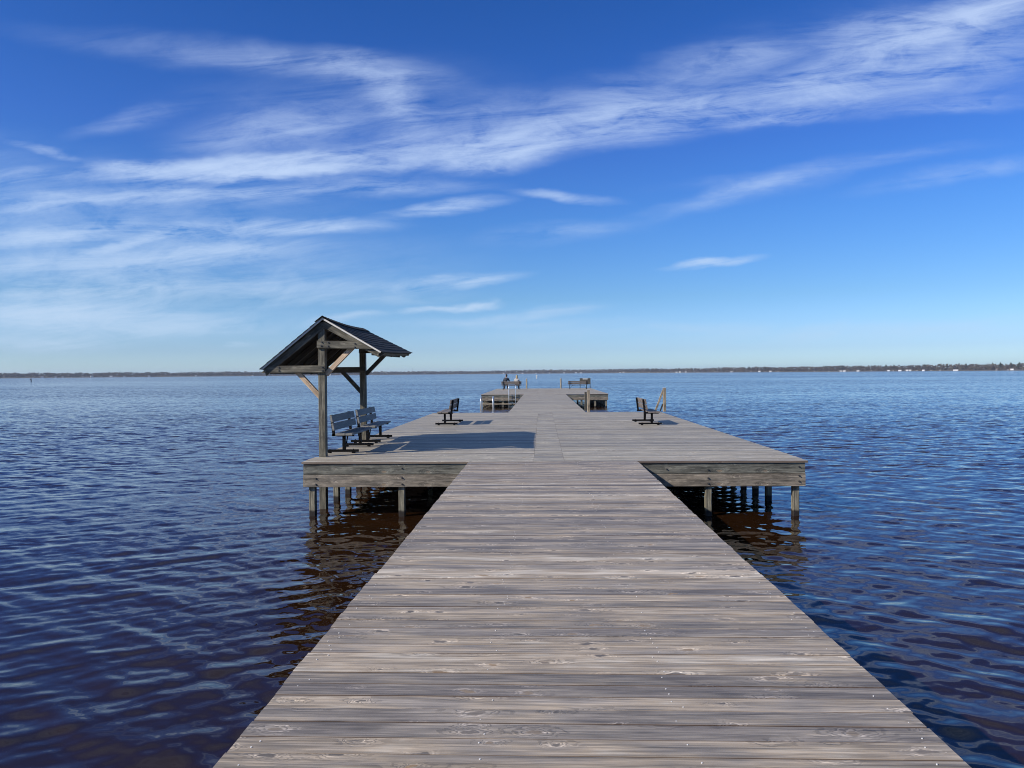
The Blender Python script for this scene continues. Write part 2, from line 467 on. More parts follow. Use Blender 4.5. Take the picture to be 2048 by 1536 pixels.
# ------------------------------------------------------------------ water
def water():
    rmin, rmax = 1.2, 5200.0
    segs = ((1.2, 4.0, .010), (4.0, 45.0, .0038), (45.0, 160.0, .006), (160.0, 5200.0, .012))
    rad = []; kr = []
    for (ra, rb, kk) in segs:
        n = int(math.log(rb / ra) / kk)
        rad.append(ra * np.exp(np.arange(n) * math.log(rb / ra) / n)); kr.append(np.full(n, kk))
    rad = np.append(np.concatenate(rad), rmax); kr = np.append(np.concatenate(kr), .012); nr = len(rad)
    c0 = R(90) + YAW
    th = np.concatenate([c0 + np.linspace(-R(42), R(42), 860), c0 + np.linspace(R(42), R(318), 70)[1:-1]])
    nt = len(th)
    dth = R(84) / 860
    RR, TT = np.meshgrid(rad, th, indexing='ij')
    X = RR * np.cos(TT); Y = RR * np.sin(TT)
    rs = np.random.RandomState(11)
    sp = np.maximum(RR * kr[:, None], RR * dth)
    coarse = np.ones_like(RR); coarse[:, 860:] = 40.0
    sp = np.where(coarse > 1, RR * .07, sp)
    wx = .9 * np.sin(X * .31 + Y * .17 + 1.0) + .6 * np.sin(X * -.23 + Y * .41 + 2.2) + .35 * np.sin(X * .9 + Y * .55) + .30 * np.sin(X * -.8 + Y * 1.1 + 4)
    gust = 1 + .48 * np.sin(X * .11 + Y * .07 + .6) * np.sin(Y * .13 - X * .05 + 2.0) + .18 * np.sin(X * .45 - Y * .3)
    Z = np.zeros_like(RR); miss = np.zeros_like(RR)
    N = 74
    for i in range(N):
        lam = .09 * (2.2 / .09) ** ((i + rs.rand()) / N)
        ang = R(90) + (1 if i % 2 else -1) * R(30) + rs.normal(0, R(10 if lam > .25 else 24))     # two crossing trains of wind waves
        slope = .0128 * math.exp(-(math.log(lam / .46) / .85) ** 2) + .0026
        kk = 2 * math.pi / lam
        ph = kk * (X * math.cos(ang) + Y * math.sin(ang)) + rs.rand() * 6.28 + wx * (.5 + .35 / lam * .4)
        fade = np.clip((lam / sp - 2.5) / 3.0, 0, 1)
        s = np.sin(ph)
        Z += slope / kk * fade * (s + .30 * np.sin(2 * ph)) * gust
        miss += (1 - fade) * slope * slope * .5
    Z *= 1.0
    verts = np.stack([X, Y, Z + WATER], -1).reshape(-1, 3)
    ii, jj = np.meshgrid(np.arange(nr - 1), np.arange(nt), indexing='ij')
    a = ii * nt + jj; b = ii * nt + (jj + 1) % nt
    quads = np.stack([a, a + nt, b + nt, b], -1).reshape(-1, 4)
    # close the middle
    cidx = len(verts)
    verts = np.vstack([verts, [[0, 0, WATER]]])
    tri = np.stack([np.full(nt, cidx), np.arange(nt), (np.arange(nt) + 1) % nt], -1)
    nq, ntri = len(quads), len(tri)
    me = bpy.data.meshes.new('water')
    me.vertices.add(len(verts)); me.vertices.foreach_set('co', verts.astype(np.float32).ravel())
    me.loops.add(nq * 4 + ntri * 3)
    me.loops.foreach_set('vertex_index', np.concatenate([quads.ravel(), tri.ravel()]).astype(np.int32))
    me.polygons.add(nq + ntri)
    ls = np.concatenate([np.arange(nq) * 4, nq * 4 + np.arange(ntri) * 3]).astype(np.int32)
    me.polygons.foreach_set('loop_start', ls)
    me.polygons.foreach_set('use_smooth', np.ones(nq + ntri, bool))
    me.update(calc_edges=True)
    at = me.attributes.new('fine_slope', 'FLOAT', 'POINT')
    at.data.foreach_set('value', np.append(np.sqrt(miss).ravel(), 0).astype(np.float32))
    m, t, b = new_mat('tea_brown_water')
    me.materials.append(m)
    pos = t.new('ShaderNodeNewGeometry')
    P = pos.outputs['Position']
    ms = t.new('ShaderNodeAttribute', attribute_name='fine_slope').outputs['Fac']
    # ripples that the mesh is too coarse to carry; wind lanes vary them
    n1 = t.vm('SUBTRACT', t.noise(t.vm('MULTIPLY', P, (1.5, 2.6, 1)), 1.0, 3, .6, color=True), (.5, .5, .5))
    n2 = t.vm('SUBTRACT', t.noise(t.vm('MULTIPLY', P, (7., 9., 1)), 1.0, 2, .55, color=True), (.5, .5, .5))
    lane = t.noise(t.vm('MULTIPLY', P, (.0035, .020, 1)), 1, 3, .55)
    lanef = t.rng(lane, .32, .68, .55, 1.35, 'LINEAR')
    grp = t.rng(t.noise(t.vm('MULTIPLY', P, (.55, 1.5, 1)), 1, 2, .6), .34, .66, .45, 1.6, 'LINEAR')
    grp2 = t.rng(t.noise(t.vm('MULTIPLY', P, (.07, .30, 1)), 1, 4, .7), .34, .66, .5, 1.5, 'LINEAR')
    lanef = t.math('MULTIPLY', lanef, t.math('MULTIPLY', grp, grp2))
    k1 = t.math('MULTIPLY', t.math('MULTIPLY', ms, 13.0), lanef)
    # only the near faces of distant wavelets show past each other
    s1 = t.vm('SCALE', t.vm('MULTIPLY', t.vm('ABSOLUTE', n1), (1, -1.5, 0)), None, k1)
    sx = t.math('MULTIPLY', t.sep(n1)[0], k1)
    s1 = t.comb(sx, t.sep(s1)[1], 0)
    s2 = t.vm('SCALE', n2, None, .10)
    sl = t.vm('MULTIPLY', t.vm('ADD', s1, s2), (1, 1, 0))
    nn = t.vm('NORMALIZE', t.vm('ADD', pos.outputs['Normal'], sl))
    t.put(b.inputs['Normal'], nn)
    b.inputs['IOR'].default_value = 1.45
    b.inputs['Specular Tint'].default_value = (1.0, .94, .87, 1)
    b.inputs['Roughness'].default_value = .03
    col = t.noise(t.vm('MULTIPLY', P, (.5, .5, 1)), 1, 2, .5)
    t.put(b.inputs['Base Color'], t.ramp(col, [(.2, (.012, .0048, .0018)), (.8, (.019, .008, .0028))]))
    o = bpy.data.objects.new('water', me); C.objects.link(o)
    tag(o, 'dark tea brown lake water with wind ripples reflecting the blue sky', kind='structure')


water()

# ------------------------------------------------------------------ pier
X0, X1 = -1.33, 1.69           # near walkway
PX0, PX1 = -4.355, 4.665         # first platform
Y1, Y2 = 13.70, 30.75
QX0, QX1 = -4.52, 4.88         # far platform
Y3, Y4 = 56.6, 77.6
pier = empty('pier', (0, 0, 0))
tag(pier, 'long weathered grey wooden pier with two wide platforms on pilings in the lake', 'pier')
DT = .038


def deck(name, x0, x1, y0, y1, seams=(), mat=None, jit=.006, screws=(), lift=0., holes=()):
    mb = MB()
    pitch = .1435
    n = max(1, round((y1 - y0) / pitch)); p = (y1 - y0) / n
    for i in range(n):
        ya = y0 + i * p; yb = ya + p
        xs = [x0 + random.uniform(-jit, jit)] + list(seams) + [x1 + random.uniform(-jit, jit)]
        gap = random.choice([.004, .005, .005, .006, .008, .011])
        for k in range(len(xs) - 1):
            xa, xb = xs[k] + (.0015 if k else 0), xs[k + 1] - (.0015 if k < len(xs) - 2 else 0)
            for (hx0, hx1, hy0, hy1) in holes:
                if yb > hy0 and ya < hy1:
                    if xa < hx1 < xb: xa = hx1
            dz = lift + random.uniform(-.0022, .0015); tl = random.uniform(-.002, .002)
            yc = (ya + yb) / 2
            mb.beam((xa, yc, -DT / 2 + dz - tl), (xb, yc, -DT / 2 + dz + tl), p - gap, DT, cut=.0015)
        for sx in screws:
            for sy in (.28, .72):
                q = (sx + random.uniform(-.035, .035), ya + p * sy + random.uniform(-.006, .006))
                if random.random() < .5:
                    mb.cyl((q[0], q[1], lift - .004), (q[0], q[1], lift +   .0018), .0034, n=7, mi=1)
    return mb.build(name, [mat or M_DECK, M_SCREW], pier)


deck('walkway_deck', X0, X1, -24, 6.02, screws=(-1.24, -.28, .62, 1.60), lift=.004, jit=.006)
deck('walkway_deck', X0 + .012, X1 - .008, 6.02, Y1 - .0, screws=(-1.24, -.28, .62, 1.60), jit=.005)
deck('platform_deck', PX0, PX1, Y1, Y2, seams=(-.16, .39), mat=M_DECK2, jit=.006, holes=((-9, -4.16, 14.56, 14.74), (-9, -4.16, 18.17, 18.33)))
deck('walkway_deck', X0 - .02, X1 + .04, Y2, Y3, mat=M_DECK2)
deck('platform_deck', QX0, QX1, Y3, Y4, seams=(-.4, .3), mat=M_DECK2)


def board(p, q, w, h, mat, name='fascia_board', seg=1):
    mb = MB(); mb.beam(p, q, w, h, seg=seg, cut=.005); return mb.build(name, mat, pier)


def fascia(x0, x1, y, y_out=.0):
    board((x0, y, -.045 - .093), (x1, y, -.045 - .093), .038, .182, M_FASC1)
    board((x0 - .008, y + .003, -.232 - .114), (x1 + .008, y + .003, -.232 - .114), .038, .226, M_FASC2)


def side_fascia(x, y0, y1):
    board((x, y0, -.138), (x, y1, -.138), .038, .182, M_FASC1)
    board((x, y0, -.346), (x, y1, -.346), .038, .226, M_FASC2)


def bolt(x, y, z, ax=(0, -1, 0), r=.012):
    mb = MB(); a = Vector(ax)
    mb.cyl(Vector((x, y, z)), Vector((x, y, z)) + a * .006, r * 1.35, n=12)
    mb.cyl(Vector((x, y, z)) + a * .006, Vector((x, y, z)) + a * .022, r * .75, n=6)
    mb.build('bolt', M_BOLT, pier)


for (a, b, y) in ((PX0 + .03, X0 + .03, Y1 + .045), (X1 - .03, PX1 - .04, Y1 + .045)):
    fascia(a, b, y)
for x, z in ((-4.10, -.30), (-4.10, -.405), (-2.53, -.12), (-2.53, -.29), (-2.53, -.405), (2.93, -.16), (2.93, -.31), (2.93, -.405), (4.52, -.11), (4.52, -.27), (4.52, -.37), (2.2, -.15)):
    bolt(x, Y1 + .025, z)
side_fascia(PX0 + .045, Y1 + .066, Y2 - .07)
side_fascia(PX1 - .055, Y1 + .066, Y2 - .07)
fascia(PX0 + .03, PX1 - .04, Y2 - .045)
fascia(QX0 + .03, X0 + .03, Y3 + .045); fascia(X1 - .03, QX1 - .04, Y3 + .045)
side_fascia(QX0 + .045, Y3 + .066, Y4 - .07); side_fascia(QX1 - .055, Y3 + .066, Y4 - .07)
for (y0, y1, xa, xb) in ((-24, Y1 + .02, X0 + .10, X1 - .10), (Y2 - .02, Y3 + .02, X0 + .08, X1 - .06)):
    for x in (xa, (xa + xb) / 2, xb):
        board((x, y0, -.138 - .02), (x, y1, -.138 - .02), .045, .235, M_DARKW, 'stringer')
for k in range(6):
    x = PX0 + 1.2 + k * (PX1 - PX0 - 2.4) / 5
    board((x, Y1 + .07, -.15), (x, Y2 - .07, -.15), .045, .22, M_DARKW, 'stringer')


def pile(x, y, w=.115, top=-.05, round_=False):
    mb = MB()
    lean = random.uniform(-.008, .008)
    mb.beam((x + lean, y, WATER - .8), (x, y, top), w, w, up=(0, 1, 0), cut=.012)
    return mb.build('piling', M_PILE, pier)


pys = [14.55 + .94 * i for i in range(17)]
for i, y in enumerate([13.86] + pys[1:]):
    pile(PX0 + .16, y); pile(PX1 - .17, y)
for x in (-2.55, 2.95):
    for y in (13.84, 17.4, 21, 24.6, 28.2): pile(x, y)
for x in (-1.15, .2, 1.5):
    for y in (14.3, 17.4, 21, 24.6, 28.2): pile(x, y, .13)
for y in (1.5, 5.0, 8.5, 11.6):
    pile(X0 + .17, y, .13, -.28); pile(X1 - .17, y, .13, -.28)
for y in (34.5, 38.5, 42.5, 46.5, 50.5, 54.2):
    pile(X0 + .15, y, .13, -.28); pile(X1 - .13, y, .13, -.28)
for k in range(12):
    y = Y3 + .16 + k * 1.7
    pile(QX0 + .17, y, .13); pile(QX1 - .18, y, .13)
    if k < 9: pile(QX0 + .95 + .05 * k, y + .5, .12)
for x in (-2.9, 2.9, 3.9):
    for y in (Y3 + .16, Y3 + 6.5): pile(x, y, .14)
board((QX0 + .1, Y3 + .05, -.70), (X0 + .1, Y3 + .05, -.70), .045, .10, M_TAN, 'waler')
board((QX0 + .1, Y3 + 3, -.62), (-1.8, Y3 + 3, -.86), .05, .16, M_DARKW, 'cross_brace')
board((-3.0, Y3 + 2, -.50), (-1.2, Y3 + 2, -.66), .05, .12, M_TAN, 'cross_brace')

# ------------------------------------------------------------------ shelter
def shelter():
    root = empty('bench_shelter', (-4.24, 16.4, 0))
    tag(root, 'small open timber shelter with dark shingled roof over the benches on the near platform', 'shelter')
    off = Vector((4.24, -16.4, 0))

    def B(name, mat, items):
        mb = MB()
        for it in items:
            p, q, w, h = it[:4]; kw = it[4] if len(it) > 4 else {}
            mb.beam(Vector(p) + off, Vector(q) + off, w, h, **kw)
        return mb.build(name, mat, root)

    # posts run past the deck into the lake bed
    UPY = {'up': (0, 1, 0), 'cut': .008}
    B('post', M_PILEPOST, [((-4.225, 14.65, WATER - .8), (-4.215, 14.65, 2.58), .135, .14, UPY)])
    B('post', M_PILEPOST, [((-4.26, 18.25, WATER - .8), (-4.28, 18.25, 2.62), .14, .14, UPY)])
    for (yf, dxx, nm) in ((14.555, 0, 0), (18.155, -.055, 1)):
        F_ = {'up': (0, 0, 1), 'cut': .005}
        yb = yf
        cl = Vector((dxx, 0, 0))
        B('chord', M_POST, [(Vector((-5.30, yb, 1.685)) + cl, Vector((-4.145, yb, 1.685)) + cl, .045, .135, {'ends': (1.2, 0), 'cut': .005})])
        B('chord', M_POST, [(Vector((-4.29, yb - .002, 2.155)) + cl, Vector((-3.30, yb - .002, 2.13)) + cl, .045, .145, {'ends': (0, -1.7), 'cut': .005})])
        # rafters
        B('rafter', M_POST, [(Vector((-4.20, yb + .03, 2.515)) + cl, Vector((-5.31, yb + .03, 1.635)) + cl, .04, .135, {'cut': .004, 'ends': (0, -.5)})])
        B('rafter', M_POST, [(Vector((-4.19, yb + .03, 2.555)) + cl, Vector((-3.05 - .12 * nm, yb + .03, 1.935 + .07 * nm)) + cl, .04, .12, {'cut': .004, 'ends': (0, .4)})])
        mat = M_NEW if nm == 0 else M_DARKB
        yb2 = yf + .10
        B('brace', mat, [(Vector((-4.25, yb2, 1.13)) + cl, Vector((-4.76, yb2, 1.69)) + cl, .085, .088, {'cut': .004})])
        B('brace', mat, [(Vector((-4.15, yb2, 1.58)) + cl, Vector((-3.63, yb2, 2.10)) + cl, .085, .088, {'cut': .004})])
        if nm == 0:
            for (bx, bz) in ((-5.03, 1.72), (-5.03, 1.66), (-4.19, 1.72), (-4.19, 1.655), (-4.195, 2.195), (-4.205, 2.13), (-4.07, 2.19), (-4.07, 2.12), (-3.56, 2.165), (-3.56, 2.095), (-4.19, 2.52)):
                mb = MB(); p = Vector((bx, yf - .0245, bz)) + off
                mb.cyl(p, p + Vector((0, -.006, 0)), .017, n=12); mb.cyl(p + Vector((0, -.006, 0)), p + Vector((0, -.02, 0)), .010, n=6)
                mb.build('bolt', M_BOLT, root)
    # roof planes: ridge, right eave, left eave at the front and at the back
    yf, yb = 14.505, 18.52
    RF, RB = Vector((-4.165, yf, 2.665)), Vector((-4.30, yb, 2.66))
    EF, EB = Vector((-3.045, yf, 2.01)), Vector((-3.16, yb, 2.09))
    LF, LB = Vector((-5.36, yf, 1.70)), Vector((-5.42, yb, 1.64))

    def pt(a, b, c, d, s, u):
        """s down the slope, u along the ridge, with a slight sag"""
        p = a.lerp(b, u); q = c.lerp(d, u)
        r = p.lerp(q, s)
        r.z -= .035 * math.sin(math.pi * u) * (1 - s * .6)
        return r + off

    def slope(r0, r1, e0, e1, sgn):
        # sheathing
        mb = MB(); nu = 8
        nrm = (e0 - r0).cross(r1 - r0).normalized()
        if nrm.z < 0: nrm = -nrm
        for k in range(nu):
            u0, u1 = k / nu, (k + 1) / nu
            top = [pt(r0, r1, e0, e1, s, u) for s, u in ((0, u0), (0, u1), (1, u1), (1, u0))]
            bot = [p - nrm * .028 for p in top]
            mb.poly(top + bot, [(0, 1, 2, 3), (7, 6, 5, 4), (0, 4, 5, 1), (2, 6, 7, 3), (1, 5, 6, 2), (0, 3, 7, 4)])
        mb.build('roof_deck', M_SHEATH, root)
        # shingle courses
        mb = MB(); nc = 10
        for c in range(nc):
            s0 = max(0, (c - .15) / nc); s1 = (c + 1) / nc + (.018 if c == nc - 1 else 0)
            nt = 15
            cuts = [0] + [min(.995, max(.005, (k + (.5 if c % 2 else 0) + random.uniform(-.12, .12)) / nt)) for k in range(1, nt)] + [1]
            for k in range(nt):
                u0, u1 = cuts[k] + .0006, cuts[k + 1] - .0006
                if k == 0: u0 = -.012
                if k == nt - 1: u1 = 1.012
                l0, l1 = .002, .010 + random.uniform(0, .003)
                js = random.uniform(-.004, .004)
                A_ = pt(r0, r1, e0, e1, s0, u0) + nrm * l0; B_ = pt(r0, r1, e0, e1, s0, u1) + nrm * l0
                C_ = pt(r0, r1, e0, e1, s1 + js, u1) + nrm * l1; D_ = pt(r0, r1, e0, e1, s1 + js, u0) + nrm * l1
                C2, D2 = C_ - nrm * (.008 if c < nc - 1 else .011), D_ - nrm * (.008 if c < nc - 1 else .011)
                A2, B2 = A_ - nrm * .002, B_ - nrm * .002
                mb.poly([A_, B_, C_, D_, A2, B2, C2, D2], [(0, 1, 2, 3), (7, 6, 5, 4), (3, 2, 6, 7), (0, 3, 7, 4), (1, 5, 6, 2), (0, 4, 5, 1)])
        mb.build('shingles', M_SHING, root)
        # rake trim at both gables and eave board
        for (a, b, sy) in ((r0, e0, -1), (r1, e1, 1)):
            mb = MB()
            p = a + off + Vector((0, sy * .012, 0)) - nrm * .016 ; q = b + off + Vector((0, sy * .012, 0)) - nrm * .016
            mb.beam(p, q, .02, .036, up=nrm, cut=.003)
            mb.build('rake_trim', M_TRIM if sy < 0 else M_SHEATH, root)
        mb = MB()
        mb.beam(e0 + off - nrm * .06 + (r0 - e0).normalized() * .03, e1 + off - nrm * .06 + (r1 - e1).normalized() * .03, .028, .075, up=nrm)
        mb.build('eave_board', M_POST, root)
        # intermediate rafters under the sheathing
        for y in (15.5, 16.45, 17.4):
            u = (y - yf) / (yb - yf)
            mb = MB(); mb.beam(pt(r0, r1, e0, e1, .03, u) - nrm * .088, pt(r0, r1, e0, e1, .95, u) - nrm * .088, .04, .11, up=nrm)
            mb.build('rafter', M_DARKW, root)

    slope(RF, RB, EF, EB, 1)
    slope(RF, RB, LF, LB, -1)
    # ridge cap shingles
    mb = MB(); n = 17
    for k in range(n):
        u0, u1 = k / n - .01, (k + 1) / n + .012
        for sgn, e0, e1 in ((1, EF, EB), (-1, LF, LB)):
            nr_ = (e0 - RF).cross(RB - RF).normalized()
            if nr_.z < 0: nr_ = -nr_
            a = pt(RF, RB, e0, e1, -.002, u0) + Vector((0, 0, .034)); b = pt(RF, RB, e0, e1, -.002, u1) + Vector((0, 0, .024))
            c = pt(RF, RB, e0, e1, .105, u1) + nr_ * .024; d = pt(RF, RB, e0, e1, .105, u0) + nr_ * .032
            mb.poly([a, b, c, d] + [p - Vector((0, 0, .008)) for p in (a, b, c, d)], [(0, 1, 2, 3), (7, 6, 5, 4), (0, 4, 5, 1), (1, 5, 6, 2), (2, 6, 7, 3), (3, 7, 4, 0)])
    mb.build('ridge_cap', M_SHING, root)
    B('ridge_beam', M_DARKW, [((-4.20, 14.73, 2.50), (-4.28, 18.16, 2.50), .045, .14)])
    B('side_beam', M_DARKW, [((-3.24, 14.63, 1.99), (-3.38, 18.14, 2.02), .045, .10)])
    B('side_beam', M_DARKW, [((-5.22, 14.63, 1.645), (-5.30, 18.14, 1.63), .045, .09)])


M_PILEPOST = wood('shelter_post_wood', [(.10, .09, .066), (.15, .137, .10), (.21, .19, .14), (.30, .275, .21)], knots=.5, grain=1.5, wear=1.4, wet=False, ring=50)
M_DARKB = wood('dark_brace_wood', [(.04, .037, .028), (.06, .055, .042), (.085, .078, .06), (.12, .11, .085)], knots=.5, grain=1)
shelter()

# ------------------------------------------------------------------ benches (local: faces +x, length along y, centre of the runners at the origin)
def make_bench(label, slat, length=1.92, leg=.70):
    r = empty('park_bench'); tag(r, label, 'bench')

    def one(name, mat, items):
        mb = MB()
        for it in items:
            mb.beam(*it[:4], **(it[4] if len(it) > 4 else {}))
        return mb.build(name, mat, r)
    L = length / 2
    SZ = .405
    one('seat_board', slat, [((.20, -L, SZ - .02), (.20, L, SZ - .02), .135, .038)])
    one('seat_board', slat, [((.025, -L, SZ - .02), (.025, L, SZ - .02), .185, .038)])
    lean = Vector((-.19, 0, .98)).normalized()
    b0 = Vector((-.125, 0, .465))
    for d in (.07, .235):
        c = b0 + lean * d
        one('back_board', slat, [(c + Vector((.022, -L, 0)), c + Vector((.022, L, 0)), .038, .142, {'up': lean})])
    for s in (-1, 1):
        mb = MB(); y = s * leg
        mb.beam((-.34, y, .045), (.34, y, .045), .05, .05, cut=.004)
        for fx in (-.24, .24):
            mb.beam((fx - .03, y, .010), (fx + .03, y, .010), .06, .020, cut=.002)
            mb.cyl((fx, y - .034, .012), (fx, y - .044, .012), .012, n=8)
            mb.cyl((fx, y, .07), (fx, y, .082), .010, n=8)
        mb.beam((.05, y, .07), (.05, y, .335), .06, .06, up=(0, 1, 0), cut=.004)
        mb.beam((-.19, y, .36), (.25, y, .36), .05, .05, cut=.004)
        top = b0 + lean * .305
        mb.beam((-.152, y, .345), (top.x - .024, y, top.z), .05, .05, up=(0, 1, 0), cut=.004)
        mb.beam((.07, y - s * .03, .09), (.06, y - s * .26, .34), .022, .022, up=(1, 0, 0), cut=.002)
        mb.build('leg', M_IRON, r)
    one('stretcher', M_IRON, [((.06, -leg + .2, .348), (.06, leg - .2, .348), .05, .02)])
    return r


def place(o, x, y, rz, label, grp):
    o.location = (x, y, .006); o.rotation_euler = (0, 0, rz); o['label'] = label; o['group'] = grp
    return o


b1 = make_bench('', M_SLAT, 1.80, .68)
GB = 'benches under the shelter'
place(b1, -4.02, 15.93, 0, 'blue grey slatted bench under the shelter roof, nearer of the two', GB)
place(copy_tree(b1), -4.04, 18.12, 0, 'blue grey slatted bench behind the nearer one under the shelter roof', GB)
b2 = make_bench('', M_SLATB, 1.92, .80)
place(b2, -2.92, 24.15, math.pi, 'dark framed bench left of the walkway on open planks facing the water', 'benches in the open')
place(copy_tree(b2), 3.20, 23.75, 0, 'dark framed bench at the right edge of the near platform', 'benches in the open')
place(copy_tree(b2), -2.93, 73.8, R(90), 'far bench with two people sitting on it, seen from behind', 'benches in the open')
place(copy_tree(b2), 3.45, 73.6, R(90), 'empty far bench in front of the notice board', 'benches in the open')

# ------------------------------------------------------------------ posts
def post(x, y, w, h, label, mat=M_TAN, extra=None, rot=0.0, cap=True):
    r = empty('mooring_post', (x, y, 0)); tag(r, label, 'post', 'wooden posts along the platform edges')
    mb = MB(); mb.beam((0, 0, WATER - .8 if extra == 'deep' else .002), (0, 0, h), w, w, up=(math.sin(rot), math.cos(rot), 0), cut=.012)
    mb.build('shaft', mat, r)
    if cap:
        mb = MB(); mb.beam((0, 0, h), (0, 0, h + .02), w + .012, w + .012, up=(math.sin(rot), math.cos(rot), 0), cut=.008)
        mb.build('cap', M_CAP, r)
    if extra == 'brace':
        mb = MB(); mb.beam((-.37, 0, .01), (-.045, 0, h - .07), .07, .085, up=(0, 1, 0), cut=.005)
        mb.build('brace', mat, r)
        mb = MB(); mb.beam((-.155, .09, .01), (-.05, .09, .30), .05, .06, up=(0, 1, 0), cut=.005)
        mb.build('brace', mat, r)
    return r


post(1.85, Y2 + .055, .115, .87, 'tan square post where the middle walkway meets the near platform')
post(1.79, Y2 + 1.0, .09, .78, 'darker thin post just behind the tan walkway corner post', M_DARKB, cap=False)
post(4.86, Y2 + .03, .115, .93, 'tan post with slanted brace at the far right corner of the near platform', extra='brace')
post(-1.55, Y4 - .1, .12, .98, 'slim post right of the occupied bench on the far platform', rot=.4)
post(1.90, Y4 - .1, .12, .98, 'slim post left of the empty far bench', rot=.4)

# ------------------------------------------------------------------ swim ladders
def ladder(x, y, label, top=.62, side=1, near=True):
    r = empty('swim_ladder', (x, y, 0)); tag(r, label, 'ladder', 'aluminium ladders on the pier')
    # side = +1: the ladder hangs off a far edge (water beyond +y), -1: off a near edge
    for s in (-.245, .245):
        pts = [(s, -.30 * side, .004)]
        for k in range(13):
            a = math.pi * k / 12
            pts.append((s, (-.10 - .20 * math.cos(a)) * side, top - .20 + .20 * math.sin(a)))
        pts.append((s, .10 * side, -.30)); pts.append((s, .10 * side, WATER - .35))
        mb = MB(); mb.tube(pts, .024); mb.build('rail', M_ALU, r, smooth=True)
        mb = MB(); mb.beam((s, -.30 * side, .005), (s, -.30 * side, .017), .10, .08, up=(0, 1, 0)); mb.build('foot_plate', M_ALU, r)
    for z in (-.05, -.35, -.65, -.92):
        mb = MB(); mb.beam((-.245, .10 * side, z), (.245, .10 * side, z), .06, .026); mb.build('rung', M_ALU, r)
    return r


ladder(-2.20, Y2 + .03, 'aluminium swim ladder over the back edge of the near platform', .64, 1)
ladder(-2.20, Y3 - .02, 'aluminium swim ladder hanging at the front of the far platform', .66, -1)

# ------------------------------------------------------------------ notice board
def notice():
    x = (1170 - 1084) / F * 77.2
    r = empty('notice_board', (x, Y4 - .35, 0)); tag(r, 'dark notice board on legs with white lettered strip behind the empty far bench', 'sign')
    mb = MB(); mb.beam((-.54, 0, .70), (.54, 0, .70), .05, .60, cut=.004); mb.build('panel', M_DARKB, r)
    for s in (-.50, .50):
        mb = MB(); mb.beam((s, .05, .004), (s, .05, 1.0), .06, .06, up=(0, 1, 0)); mb.build('leg', M_IRON, r)
    mb = MB(); mb.beam((-.24, -.030, .93), (.24, -.030, .93), .008, .09, cut=.001)
    pl = mb.build('strip', simple('white_sign_strip', (.75, .75, .72), .5), r)
    mb = MB()
    for k in range(7):
        mb.beam((-.20 + k * .058, -.036, .93), (-.165 + k * .058, -.036, .93), .003, .03 + .012 * (k % 3), cut=.0005)
    q = mb.build('lettering', simple('sign_ink', (.05, .05, .05), .5), pl)


notice()

# ------------------------------------------------------------------ people
def skin_chain(name, pts, edges, mat, parent, sub=2):
    me = bpy.data.meshes.new(name)
    me.from_pydata([p[:3] for p in pts], edges, [])
    me.materials.append(mat)
    o = bpy.data.objects.new(name, me); C.objects.link(o); o.parent = parent
    md = o.modifiers.new('skin', 'SKIN')
    sv = me.skin_vertices[0].data if me.skin_vertices else None
    if sv is None:
        bpy.context.view_layer.objects.active = o
        raise RuntimeError('no skin layer')
    for i, p in enumerate(pts):
        rx = p[3]; ry = p[4] if len(p) > 4 else p[3]
        sv[i].radius = (rx, ry); sv[i].use_root = (i == 0)
    s = o.modifiers.new('sub', 'SUBSURF'); s.levels = sub; s.render_levels = sub
    md.use_smooth_shade = True
    return o


